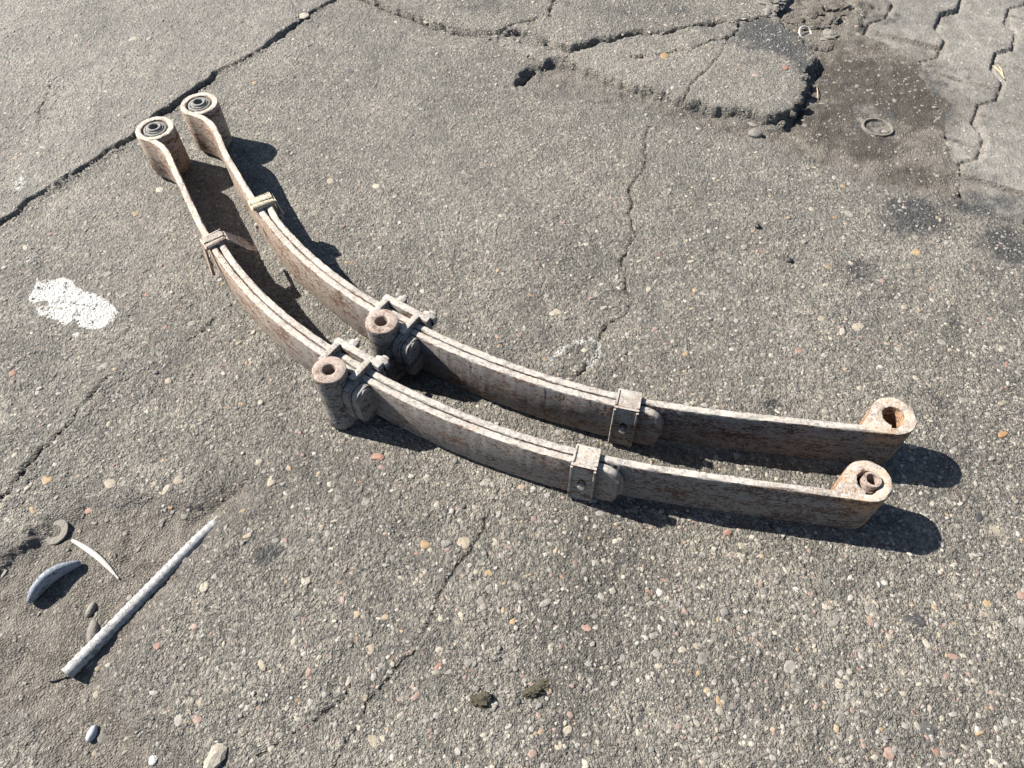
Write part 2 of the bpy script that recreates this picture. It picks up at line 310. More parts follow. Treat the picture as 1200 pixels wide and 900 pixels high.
# sunken strip in front of the slab
rec = polysdf(sx, sy, gp([(604, 100), (618, 80), (640, 72), (690, 78), (760, 108), (830, 134), (900, 148), (870, 160), (800, 142), (730, 122), (690, 116), (640, 112)]))
Z -= .008*sstep(.006, -.006, rec)*(slab > -.002)*sstep(.30, .02, X-.02); Z -= .006*sstep(.006, -.01, rec)*(slab > -.002)
dirt = np.maximum(dirt, .8*sstep(.05, -.01, rec)*(slab > 0)); Z += .002*noise(X, Y, .02, 155)*sstep(.03, -.01, rec)
crack(gp([(606, 100), (614, 90), (626, 79)]), .0016, .014, 103, 0, -1)
# soil pocket lower left
pit = polysdf(wx+.01*noise(X, Y, .08, 111), wy+.01*noise(X, Y, .08, 112), gp([(-120, 690), (0, 668), (22, 648), (46, 634), (62, 604), (110, 588), (170, 592), (222, 592), (280, 562), (292, 568), (262, 606), (215, 668), (152, 748), (122, 806), (150, 850), (192, 900), (260, 980), (40, 980), (96, 899), (52, 868), (14, 840), (-120, 790)]))
shp = sstep(.026, -.022, pit+.008*noise(X, Y, .05, 116)); Z = Z*(1-.5*shp)-.010*shp+shp*(.004*noise(X, Y, .09, 113)+.0030*noise(X, Y, .028, 114)+.0016*noise(X, Y, .013, 115))
lip = polysdf(wx, wy, gp([(-80, 700), (0, 668), (22, 648), (46, 634), (40, 615), (-80, 640)])); Z += .008*sstep(.003, -.010, lip)
dirt = np.maximum(dirt, .95*sstep(.03, -.012, pit)); dirt = np.maximum(dirt, .52*sstep(.13, .0, pit))
REG[pit < -.006] = 20
# oily soil between slab and pavers, rubble behind
soilR = polysdf(wx+.012*noise(X, Y, .1, 121), wy+.012*noise(X, Y, .1, 122), gp([(880, 152), (915, 150), (935, 132), (945, 98), (958, 80), (950, 62), (925, 38), (905, 22), (935, -15), (1010, -40), (1014, 0), (994, 38), (1040, 58), (1080, 80), (1100, 120), (1088, 160), (1110, 200), (1105, 226), (1040, 214), (960, 190)]))
rough = sstep(1.55, 1.66, Y-.2*(X-.7)) 
zs = -.006+.003*noise(X, Y, .12, 123)+.0022*noise(X, Y, .03, 124)+.0018*noise(X, Y, .014, 125)+rough*(.006*noise(X, Y, .05, 126)+.004*noise(X, Y, .02, 127))
# pavers
J = gp((1173, 105))[0]; eu = np.array([.87, -.493]); ev = np.array([.493, .87]); PW, PA, PL = .136, .0145, .2015
pu = (X-J[0])*eu[0]+(Y-J[1])*eu[1]+PW/2+PA; pv = (X-J[0])*ev[0]+(Y-J[1])*ev[1]
pu = pu+.0012*noise(X, Y, .02, 131); pv = pv+.0012*noise(X, Y, .02, 132)
tri = 1-4*np.abs((pv/PL+.5) % 1-.5); tw = np.clip(tri*3.0, -1, 1)
k0 = np.round(pu/PW); kcol = np.zeros_like(pu); de = np.full(pu.shape, 9.0)
for dk in (-1, 0, 1):
    k = k0+dk; sg = np.where(k % 2 == 0, 1.0, -1.0)
    hi = (k+.5)*PW+sg*PA*tw; lo = (k-.5)*PW-(-1)*(-sg)*PA*tw
    ins = (pu >= lo) & (pu < hi); kcol[ins] = k[ins]; de[ins] = np.minimum(hi-pu, pu-lo)[ins]
off = np.where(kcol % 2 == 0, 0, .5); prow = np.floor(pv/PL-off); fr = (pv/PL-off-prow)*PL; de = np.minimum(de, np.minimum(fr, PL-fr))
hsh = _hash(kcol, prow, 5); hs2 = _hash(kcol, prow, 6); hs3 = _hash(kcol, prow, 7)
zp = -.004+.006*(hsh-.5)+(hs2-.5)*.05*(fr-.1)+(hs3-.5)*.04*(pu-kcol*PW)+.0006*n_15+.0006*n_7+.0008*n_40
zp = zp-.0065*sstep(.0046, .0016, de)-.0016*sstep(.011, .004, de)
paveA = polysdf(wx, wy, gp([(1016, -60), (990, 45), (960, 90), (930, 150), (955, 190), (1000, 204), (1105, 226), (1200, 262), (1330, 310)])[:, :].tolist()+[[4, .9], [6, 6], [1.3, 6]], 3)
inP = paveA < 0; cov = sstep(.02, -.05, soilR)                   # soil creeping over the pavers
zcov = np.where(soilR < .02, zs+.001+.004*cov, -1)
asph = ~inP & (soilR > 0)
zin = np.where(zp > zcov, zp, zcov)
side = sstep(.004, -.004, soilR)
Zn = np.where(inP, zin, np.where(slab < .004, Z, Z*(1-side)+zs*side)); soilmask = (inP & (zcov >= zp)) | (~inP & (soilR < 0) & (slab > .002) & (bp > 0))
Z = np.where(near | True, Zn, Z)
REG[inP] = 30; pm = inP & (de > .0034); REG[pm] = (1000+(kcol[pm]+40)*100+(prow[pm]+40)).astype(np.int32); REG[soilmask] = 20
dirt = np.maximum(dirt, np.where(inP, .62*sstep(.10, -.01, soilR)+.55*sstep(.009, .003, de)+.44*sstep(-.2, .6, noise(X, Y, .16, 133)), 0))
dirt = np.maximum(dirt, np.where(inP, 0, .75*sstep(.055, -.01, soilR)+.0)*(slab > .0)); dirt = np.maximum(dirt, .55*sstep(.09, .0, np.where(paveA > 0, paveA, 9))*(slab > 0))
dirt = np.where((slab > 0) & (rec > .02) & (soilR > .05), dirt, dirt)
# stains: (px, py, rx, ry, strength)
for (px, py, rx, ry, st) in [(1068, 255, 42, 22, 1.25), (1010, 320, 24, 16, 1.0), (1050, 345, 16, 10, .55), (1175, 288, 32, 18, 1.1), (1155, 238, 60, 14, .85), (1195, 250, 30, 14, .8), (905, 477, 13, 10, 1.3), (313, 648, 18, 14, 1.3), (208, 420, 22, 22, .5), (212, 350, 24, 20, .4),
                             (900, 50, 46, 20, 1.3), (935, 75, 20, 24, 1.1), (866, 60, 22, 14, .4), (1060, 110, 60, 35, .95), (1000, 95, 60, 30, .9), (1022, 172, 34, 16, 1.0), (1075, 205, 45, 10, .7), (975, 140, 60, 34, .75), (1040, 20, 20, 8, .7), (1012, 30, 14, 7, .6), (1120, 85, 45, 7, .6), (640, 12, 60, 10, .35), (565, 10, 50, 14, .5), (560, 60, 30, 10, .25), (720, 112, 50, 10, .5), (800, 134, 50, 8, .55), (860, 148, 40, 8, .5), (660, 98, 40, 12, .45), (700, 45, 50, 8, .45), (760, 20, 80, 10, .35), (500, 20, 40, 8, .4), (1000, 60, 40, 20, .5), (920, 190, 60, 20, .3), (1150, 170, 60, 40, .25), (1180, 340, 60, 40, .2), (560, 190, 30, 20, .15), (913, 220, 8, 6, .6), (40, 590, 30, 10, .2), (1118, 380, 9, 7, .8), (745, 640, 60, 30, .2)]:
    c = gp((px, py))[0]; m = mpp((px, py)); fy = m/max(.35, math.sin(math.atan2(1, math.hypot(*c))))
    d = np.hypot((X-c[0])/(rx*m), (Y-c[1])/(ry*fy)); oil = np.maximum(oil, st*sstep(1.35, .35, d))
P1 = [(36, 345), (50, 330), (75, 329), (92, 337), (100, 342), (130, 350), (136, 365), (125, 382), (110, 387), (97, 385), (90, 372), (77, 380), (57, 374), (47, 365), (37, 355)]
ps = polysdf(wx+.010*noise(X, Y, .04, 171), wy+.008*noise(X, Y, .04, 172), gp(P1)); paint = np.maximum(paint, sstep(.013, -.013, ps)*1.05)
hole = gp((50, 356))[0]; paint = paint-.8*sstep(.02, .006, np.hypot(X-hole[0], (Y-hole[1])*1.5))
for px, py, rr, st in [(88, 392, .012, .62), (121, 391, .011, .5), (26, 213, .03, .5), (22, 222, .018, .5), (15, 210, .014, .45)]:
    c = gp((px, py))[0]; paint = np.maximum(paint, st*sstep(1.2, .2, np.hypot(X-c[0], Y-c[1])/rr))
dch = linedist(X, Y, gp([(638, 428), (655, 410), (672, 400), (692, 396), (702, 404), (700, 416), (690, 428)])); paint = np.maximum(paint, .5*sstep(.018, .002, dch))
REG[(REG == 0) & (ps < .012)] = 50
WEAR = 1-.2*sstep(.55, 1.25, Y)+.15*noise(X, Y, .3, 161); WEAR = np.where(REG == 1, WEAR*.72, WEAR); WEAR = np.where((REG >= 2) & (REG <= 4), WEAR*.8, WEAR); WEAR = np.clip(WEAR, .25, 1.2).astype(np.float32)
MASK = np.stack([dirt, oil, np.clip(paint, 0, 1.1), CRK], 1).astype(np.float32)
V3 = np.stack([X, Y, Z], 1).astype(np.float32)
idx = np.arange(NX*NY).reshape(NY, NX); Q = np.stack([idx[:-1, :-1], idx[:-1, 1:], idx[1:, 1:], idx[1:, :-1]], -1).reshape(-1, 4)
qreg = REG[Q].max(1); qs = REG[Q]; qreg = np.where((qs == 30).any(1) & (qreg >= 1000), 30, qreg); qreg = np.where((qs == 20).sum(1) >= 2, 20, qreg)
mixp = (qs >= 1000).all(1) & (qs.min(1) != qs.max(1)); qreg[mixp] = 30
Zg = Z.reshape(NY, NX)
def hz(x, y):                                                    # ground height
    i = np.clip(np.searchsorted(xs, x)-1, 0, NX-2); j = np.clip(np.searchsorted(ys, y)-1, 0, NY-2)
    u = (x-xs[i])/(xs[i+1]-xs[i]); v = (y-ys[j])/(ys[j+1]-ys[j])
    return (Zg[j, i]*(1-u)+Zg[j, i+1]*u)*(1-v)+(Zg[j+1, i]*(1-u)+Zg[j+1, i+1]*u)*v
Rg = REG.reshape(NY, NX); Dg = dirt.reshape(NY, NX)
def at_reg(x, y): return Rg[np.clip(np.searchsorted(ys, y), 0, NY-1), np.clip(np.searchsorted(xs, x), 0, NX-1)]
def piece(name, regs, mat, parent=None):
    m = np.isin(qreg, regs); q = Q[m]
    if not len(q): return None
    u, inv = np.unique(q.ravel(), return_inverse=True)
    me = npmesh(name, V3[u], inv.reshape(-1, 4)); at = me.attributes.new('mask', 'FLOAT_COLOR', 'POINT'); at.data.foreach_set('color', MASK[u].ravel())
    me.attributes.new('wear', 'FLOAT', 'POINT').data.foreach_set('value', WEAR[u])
    return obj(name, me, mat, parent)
asphalt = tag(piece('asphalt', [0], M_ASPH), 'old grey asphalt full of worn pebbles', kind='structure')
for r in (1, 2, 3, 4, 5): piece('asphalt_slab', [r], M_ASPH, asphalt)
piece('paint_splash', [50], M_ASPH, asphalt)
soil = tag(piece('soil', [20], M_SOIL), 'dry dusty soil in the broken pavement', kind='structure')
paving = tag(piece('paving', [30], M_PAVE), 'sandy joints of the interlocking concrete paving', kind='structure')
for r in sorted(set(qreg[qreg >= 1000].tolist())):
    cnt = np.isin(qreg, [r])
    c = V3[Q[cnt][:, 0]].mean(0)
    if c[0] > 2.3 or c[1] > 2.6 or cnt.sum() < 12: qreg[cnt] = 31; continue
    piece('paver', [r], M_PAVE, paving)
o = piece('paver', [31], M_PAVE, paving)
if o: o['kind'] = 'stuff'; o.name = 'paver_field'

# ------------------------------------------------------------------ stones set in the asphalt
def dome(n, seed, flat=.5):
    r = random.Random(seed); el = r.uniform(.45, 1); ph = r.random()*6.28
    rad = [r.uniform(.6, 1.2) for _ in range(n)]; rad = [(rad[i-1]*.6+2*rad[i]+rad[(i+1) % n]*.6)/3.2 for i in range(n)]
    vs = []; fs = []
    for k, (s, z) in enumerate(((1.08, -.4), (1, .06), (.86, .17), (.45, .21))):
        for i in range(n):
            a = 6.2831853*i/n; x = math.cos(a)*rad[i]*s; y = math.sin(a)*rad[i]*s*el
            vs.append((x*math.cos(ph)-y*math.sin(ph), x*math.sin(ph)+y*math.cos(ph), z+(r.uniform(-.04, .04) if k else 0)))
    for k in range(3):
        for i in range(n): fs.append((k*n+i, k*n+(i+1) % n, (k+1)*n+(i+1) % n, (k+1)*n+i))
    fs.append(tuple(range(3*n, 4*n)))
    return vs, fs
dm_meshes = {}
def stone_mesh(v, cat):
    if (v, cat) not in dm_meshes:
        vs, fs = dome(9, 100+v); me = bpy.data.meshes.new('stone'); me.from_pydata(vs, [], fs); me.materials.append(M_ST[cat]); dm_meshes[(v, cat)] = me
    return dm_meshes[(v, cat)]
ST = [(545, 637, 9, 0), (515, 763, 9, 0), (651, 364, 8, 0), (1007, 382, 9, 0), (318, 563, 9, 0), (362, 785, 8, 1), (478, 664, 4, 0), (558, 672, 5, 0), (572, 673, 6, 4), (517, 725, 5, 0), (541, 724, 5, 0), (607, 689, 8, 2), (553, 710, 4, 4), (564, 712, 5, 1), (525, 788, 6, 2),
      (358, 680, 7, 0), (399, 703, 6, 1), (433, 760, 7, 0), (408, 797, 6, 0), (347, 823, 4, 4), (335, 828, 5, 0), (437, 867, 8, 0), (449, 865, 5, 0), (663, 857, 9, 0), (587, 880, 7, 2), (687, 735, 8, 1), (645, 760, 7, 0), (680, 793, 5, 0), (612, 793, 5, 1), (658, 675, 5, 1), (573, 647, 4, 1), (640, 707, 8, 2), (307, 780, 7, 0), (567, 863, 5, 0),
      (815, 757, 9, 0), (834, 747, 8, 2), (824, 771, 8, 2), (819, 788, 5, 4), (842, 823, 7, 4), (773, 780, 5, 0), (800, 762, 6, 0), (728, 770, 7, 2), (760, 693, 5, 1), (777, 680, 5, 1), (927, 780, 9, 2), (954, 762, 4, 0), (975, 728, 10, 2), (1021, 716, 8, 2), (1006, 784, 4, 1), (1071, 728, 14, 3), (1158, 707, 5, 4), (1194, 695, 8, 1), (1142, 797, 4, 0), (1085, 857, 11, 3), (1040, 882, 8, 1), (1096, 880, 7, 1), (1156, 830, 4, 4), (1021, 882, 4, 4), (1033, 855, 5, 4), (867, 651, 6, 0), (992, 649, 3, 4), (1083, 674, 4, 0), (908, 741, 4, 0), (752, 843, 6, 3), (933, 847, 6, 2), (967, 799, 5, 2), (1046, 741, 4, 1), (1117, 730, 4, 4), (1167, 621, 8, 0),
      (963, 373, 5, 0), (1040, 403, 4, 0), (1050, 403, 4, 1), (1060, 360, 4, 0), (971, 312, 4, 4), (968, 333, 4, 0), (855, 315, 6, 2), (810, 305, 5, 0), (987, 219, 4, 4), (950, 245, 4, 0), (978, 255, 3, 4), (1083, 372, 6, 2), (1188, 377, 4, 0), (1173, 473, 5, 0), (1073, 445, 5, 0), (1087, 452, 4, 0), (1180, 428, 4, 1),
      (192, 574, 8, 0), (130, 567, 7, 0), (209, 562, 7, 0), (283, 597, 5, 4), (290, 627, 6, 4), (282, 472, 4, 4), (196, 445, 5, 0), (228, 734, 5, 1), (184, 757, 5, 1), (234, 825, 6, 0), (232, 842, 7, 1), (209, 843, 7, 2), (277, 782, 6, 2), (122, 430, 6, 2), (42, 447, 5, 2), (29, 292, 6, 0), (52, 174, 5, 0), (127, 497, 5, 0), (35, 571, 5, 0), (585, 405, 5, 4), (583, 395, 4, 1), (640, 345, 5, 2), (700, 342, 6, 2), (690, 362, 4, 4), (637, 420, 5, 4), (600, 240, 4, 2), (750, 304, 4, 0), (761, 337, 5, 0), (746, 406, 4, 0), (780, 400, 4, 1), (803, 415, 4, 4), (863, 430, 5, 2), (950, 590, 3, 0), (1117, 385, 3, 4), (1094, 590, 4, 0), (1110, 603, 4, 4), (870, 638, 5, 0)]
def edge_ok(x, y, lo=0):
    r = at_reg(np.array([x]), np.array([y]))[0]; return r < 20 or r == 50
n300 = 0
def put_stone(x, y, rad, cat, flat=1.0):
    global n300
    o = obj('stone', stone_mesh(random.randrange(14), cat), None, asphalt, (x, y, float(hz(np.array([x]), np.array([y]))[0])-.0004))
    o.rotation_euler = (random.uniform(-.06, .06), random.uniform(-.06, .06), random.random()*6.28); o.scale = (rad, rad*random.uniform(.75, 1), min(rad*.5, .0045)*flat); n300 += 1
for px, py, r, cat in ST:
    c = gp((px, py))[0]
    if edge_ok(*c): put_stone(c[0], c[1], r*mpp((px, py))*1.0, cat)
tries = 0
while n300 < 298 and tries < 4000:
    tries += 1; px = random.uniform(0, 1200); py = random.uniform(0, 900)
    if random.random() > .25+.75*(py/900)*(.45+.55*px/1200): continue
    c = gp((px, py))[0]
    if edge_ok(*c): put_stone(c[0], c[1], random.choice([3, 3.5, 4, 4, 5, 5, 6, 7])*mpp((px, py)), random.choices([0, 1, 2, 3, 4], [5, 3, 7, 2, 2])[0])
# small grains: too many to count
NAG = 52000
ax = RNG.uniform(-1.45, 1.45, NAG*2); ay = RNG.uniform(.02, 1.95, NAG*2)
ok = (np.abs(ax) < .72+.46*ay) & (RNG.random(NAG*2) < np.clip(1.25-.38*ay, .3, 1)); ax = ax[ok]; ay = ay[ok]
rg = at_reg(ax, ay); dv = Dg[np.clip(np.searchsorted(ys, ay), 0, NY-1), np.clip(np.searchsorted(xs, ax), 0, NX-1)]
keep = ((rg < 20) | (rg == 50)) & (RNG.random(len(ax)) > dv*.8); keep |= (rg == 20) & (RNG.random(len(ax)) < .5)
ax = ax[keep][:NAG]; ay = ay[keep][:NAG]; rg = rg[keep][:NAG]; na = len(ax)
K = 5; th = np.linspace(0, 2*np.pi, K, endpoint=False)
rad = np.clip(RNG.lognormal(math.log(.0019), .45, na), .0010, .0065); rad = np.where((rg == 20) & (RNG.random(na) < .35), rad*RNG.uniform(1.2, 1.9, na), rad); zone = sstep(-.5, .2, ax)*sstep(.85, .3, ay); rad = rad*(1+.4*zone*RNG.random(na)); bigst = (RNG.random(na) < .022+.05*zone) & (rg != 20); rad = np.where(bigst, RNG.uniform(.003, .0068, na), rad); el = RNG.uniform(.4, 1, na); ph = RNG.uniform(0, 6.28, na); jag = RNG.uniform(.6, 1.2, (na, K))
az = hz(ax, ay); rings = []
tx = RNG.normal(0, .12, na); ty = RNG.normal(0, .12, na)
for s, zf in ((1.05, -.5), (.98, .02), (.66, .27)):
    lx = np.cos(th)[None]*jag*s*rad[:, None]; ly = np.sin(th)[None]*jag*s*rad[:, None]*el[:, None]
    gx = lx*np.cos(ph)[:, None]-ly*np.sin(ph)[:, None]; gy = lx*np.sin(ph)[:, None]+ly*np.cos(ph)[:, None]
    rings.append(np.stack([ax[:, None]+gx, ay[:, None]+gy, az[:, None]+zf*np.minimum(rad, .003)[:, None]+gx*tx[:, None]+gy*ty[:, None]], -1))
AV = np.concatenate(rings, 1); base = (np.arange(na)*3*K)[:, None]
fl = []
for k in range(2):
    for i in range(K): fl.append((k*K+i, k*K+(i+1) % K, (k+1)*K+(i+1) % K, (k+1)*K+i))
fl += [(2*K, 2*K+1, 2*K+2, 2*K+3), (2*K, 2*K+3, 2*K+4, 2*K+4)]
AF = (base[:, :, None]+np.array(fl)[None]).reshape(-1, 4)
pal = np.array([(.31, .29, .262), (.4, .376, .338), (.26, .244, .222), (.43, .39, .32), (.5, .46, .38), (.36, .26, .22), (.15, .145, .14), (.2, .188, .172), (.44, .34, .23), (.52, .495, .45)])
ci = RNG.choice(len(pal), na, p=[.31, .19, .22, .06, .04, .035, .03, .06, .015, .04]); ci = np.where((RNG.random(na) < zone*.14) | (bigst & (RNG.random(na) < .7)), RNG.choice([3, 4, 5, 8, 9, 6, 1, 3, 4, 1, 3], na), ci); tint = pal[ci]*RNG.uniform(.82, 1.12, (na, 1))
tint = np.where((rg == 20)[:, None], tint*.45+np.array([.2, .176, .147])*.7, tint)
me = npmesh('aggregate', AV.reshape(-1, 3), AF); at = me.attributes.new('tint', 'FLOAT_COLOR', 'POINT')
at.data.foreach_set('color', np.concatenate([np.repeat(tint, 3*K, 0), np.ones((na*3*K, 1))], 1).astype(np.float32).ravel())
agg = obj('aggregate', me, M_AGG, asphalt, smooth=False); agg['kind'] = 'stuff'

# ------------------------------------------------------------------ mesh tools for steel things
def box_bm(bm, mat4, size, bev=.0015, seg=2):
    r = bmesh.ops.create_cube(bm, size=1); vs = r['verts']; bmesh.ops.scale(bm, vec=size, verts=vs)
    if bev: 
        es = list({e for v in vs for e in v.link_edges}); rr = bmesh.ops.bevel(bm, geom=es, offset=bev, segments=seg, affect='EDGES', profile=.6); vs = list({v for f in rr['faces'] for v in f.verts} | {v for v in vs if v.is_valid})
    bmesh.ops.transform(bm, matrix=mat4, verts=vs)
def lathe_bm(bm, prof, mat4=Matrix(), n=32, wob=0.0, seed=0):
    r = random.Random(seed); rings = []
    w = [1+r.uniform(-wob, wob) for _ in range(n)]
    for (ra, z) in prof: rings.append([bm.verts.new(mat4 @ Vector((ra*w[i]*math.cos(6.2831853*i/n), ra*w[i]*math.sin(6.2831853*i/n), z))) for i in range(n)])
    for a, b in zip(rings[:-1], rings[1:]):
        for i in range(n): bm.faces.new((a[i], a[(i+1) % n], b[(i+1) % n], b[i]))
    return rings
def prism_bm(bm, pts, d, mat4=Matrix(), bev=.0012):
    """outline in local XZ, extruded along local Y by d"""
    a = [bm.verts.new((x, -d/2, z)) for x, z in pts]; b = [bm.verts.new((x, d/2, z)) for x, z in pts]; n = len(pts)
    fs = [bm.faces.new(a), bm.faces.new(b[::-1])]+[bm.faces.new((a[i], b[i], b[(i+1) % n], a[(i+1) % n])) for i in range(n)]
    vs = a+b
    if bev:
        es = list(fs[0].edges)+list(fs[1].edges); rr = bmesh.ops.bevel(bm, geom=es, offset=bev, segments=2, affect='EDGES'); vs = list({v for f in rr['faces'] for v in f.verts} | {v for v in vs if v.is_valid})
    bmesh.ops.transform(bm, matrix=mat4, verts=vs)
def finish(name, bm, mat, parent, base, smooth=True):
    bmesh.ops.translate(bm, vec=-Vector(base), verts=bm.verts); me = bmmesh(name, bm); o = obj(name, me, mat, parent, smooth=False)
    if smooth:
        me.polygons.foreach_set('use_smooth', [True]*len(me.polygons)); md = None
        try: me.set_sharp_from_angle(angle=math.radians(35))
        except Exception: pass
    return o

ZT, ZB = .096, .008
TH = .0112
class Spring:
    def __init__(s, px, eyeL, eyeR):
        P = gp(px, ZT); s.a = P[0]; s.e = (P[-1]-P[0])/np.linalg.norm(P[-1]-P[0]); s.n = np.array([s.e[1], -s.e[0]])
        c = np.polyfit((P-s.a)@s.e, (P-s.a)@s.n, 6); Lc = (P[-1]-s.a)@s.e
        ss = np.linspace(-.05, Lc+.08, 3000)
        d = np.polyval(c, np.clip(ss, 0, Lc)); dd = np.polyval(np.polyder(c), [0, Lc]); d = d+np.where(ss < 0, ss*dd[0], 0)+np.where(ss > Lc, (ss-Lc)*dd[1], 0)
        s.Q = s.a+np.outer(ss, s.e)+np.outer(d, s.n); s.arc = np.r_[0, np.cumsum(np.linalg.norm(np.diff(s.Q, axis=0), axis=1))]; s.len = s.arc[-1]
        s.eL = gp(eyeL, ZT)[0]; s.eR = gp(eyeR, ZT)[0]; s.base = (float(s.at(.6)[0][0]), float(s.at(.6)[0][1]), 0.0)
    def at(s, t):
        p = np.array([np.interp(t, s.arc, s.Q[:, 0]), np.interp(t, s.arc, s.Q[:, 1])]); q = np.array([np.interp(t+.004, s.arc, s.Q[:, 0]), np.interp(t+.004, s.arc, s.Q[:, 1])])-np.array([np.interp(t-.004, s.arc, s.Q[:, 0]), np.interp(t-.004, s.arc, s.Q[:, 1])])
        q = q/np.linalg.norm(q); return p, q, np.array([q[1], -q[0]])            # point, tangent, outward normal
    def near(s, px, z):
        P = gp(px, z)[0]; i = int(np.argmin(((s.Q-P)**2).sum(1))); return float(s.arc[i])
    def frame(s, t, z=0.0, off=0.0):                                # X along the spring, Y outward, Z up
        p, q, n = s.at(t); return Matrix(((q[0], n[0], 0, p[0]+n[0]*off), (q[1], n[1], 0, p[1]+n[1]*off), (0, 0, 1, z), (0, 0, 0, 1)))
def sweep(path, th, zb, zt, bev=.0028, hfun=None):
    """a flat bar standing on edge along a plan path; hfun gives the height factor at each end"""
    bm = bmesh.new(); path = np.asarray(path); n = len(path); tg = np.gradient(path, axis=0); tg /= np.linalg.norm(tg, axis=1)[:, None]; nr = np.stack([tg[:, 1], -tg[:, 0]], 1)
    th = np.broadcast_to(th, n); rows = []
    zm = (zb+zt)/2; hh = (zt-zb)/2; cr = random.Random(n)
    for i in range(n):
        f = 1.0 if hfun is None else hfun[i]; h = hh*f; t = th[i]/2; b = min(bev, t*.75); wob = .0005*math.sin(i*.37)+.0003*math.sin(i*.91+1)
        pr = [(-t, -h+b), (-t+b*.3, -h+b*.3), (-t+b, -h), (t-b, -h), (t-b*.3, -h+b*.3), (t, -h+b), (t, 0), (t, h-b), (t-b*.3, h-b*.3), (t-b, h+wob), (-t+b, h+wob), (-t+b*.3, h-b*.3), (-t, h-b), (-t, 0)]
        rows.append([bm.verts.new((path[i, 0]+nr[i, 0]*(a+cr.gauss(0, .00022)), path[i, 1]+nr[i, 1]*(a+cr.gauss(0, .00022)), zm+z+cr.gauss(0, .00035))) for a, z in pr])
    m = len(rows[0])
    for a, b in zip(rows[:-1], rows[1:]):
        for k in range(m): bm.faces.new((a[k], a[(k+1) % m], b[(k+1) % m], b[k]))
    bm.faces.new(rows[0]); bm.faces.new(rows[-1][::-1]); return bm
def bez(p0, d0, p1, d1, n, k=.45):
    L_ = np.linalg.norm(p1-p0)*k; t = np.linspace(0, 1, n)[:, None]
    return (1-t)**3*p0+3*(1-t)**2*t*(p0+d0*L_)+3*(1-t)*t*t*(p1-d1*L_)+t**3*p1
def tongue(n, step, ln=.034):
    f = np.ones(n)
    for i in range(n):
        u = (n-1-i)*step
        if u < ln: f[i] = max(.30, (1-((ln-u)/ln)**2.6)**.5*.72+.28 if u > 0 else .42)
    return f

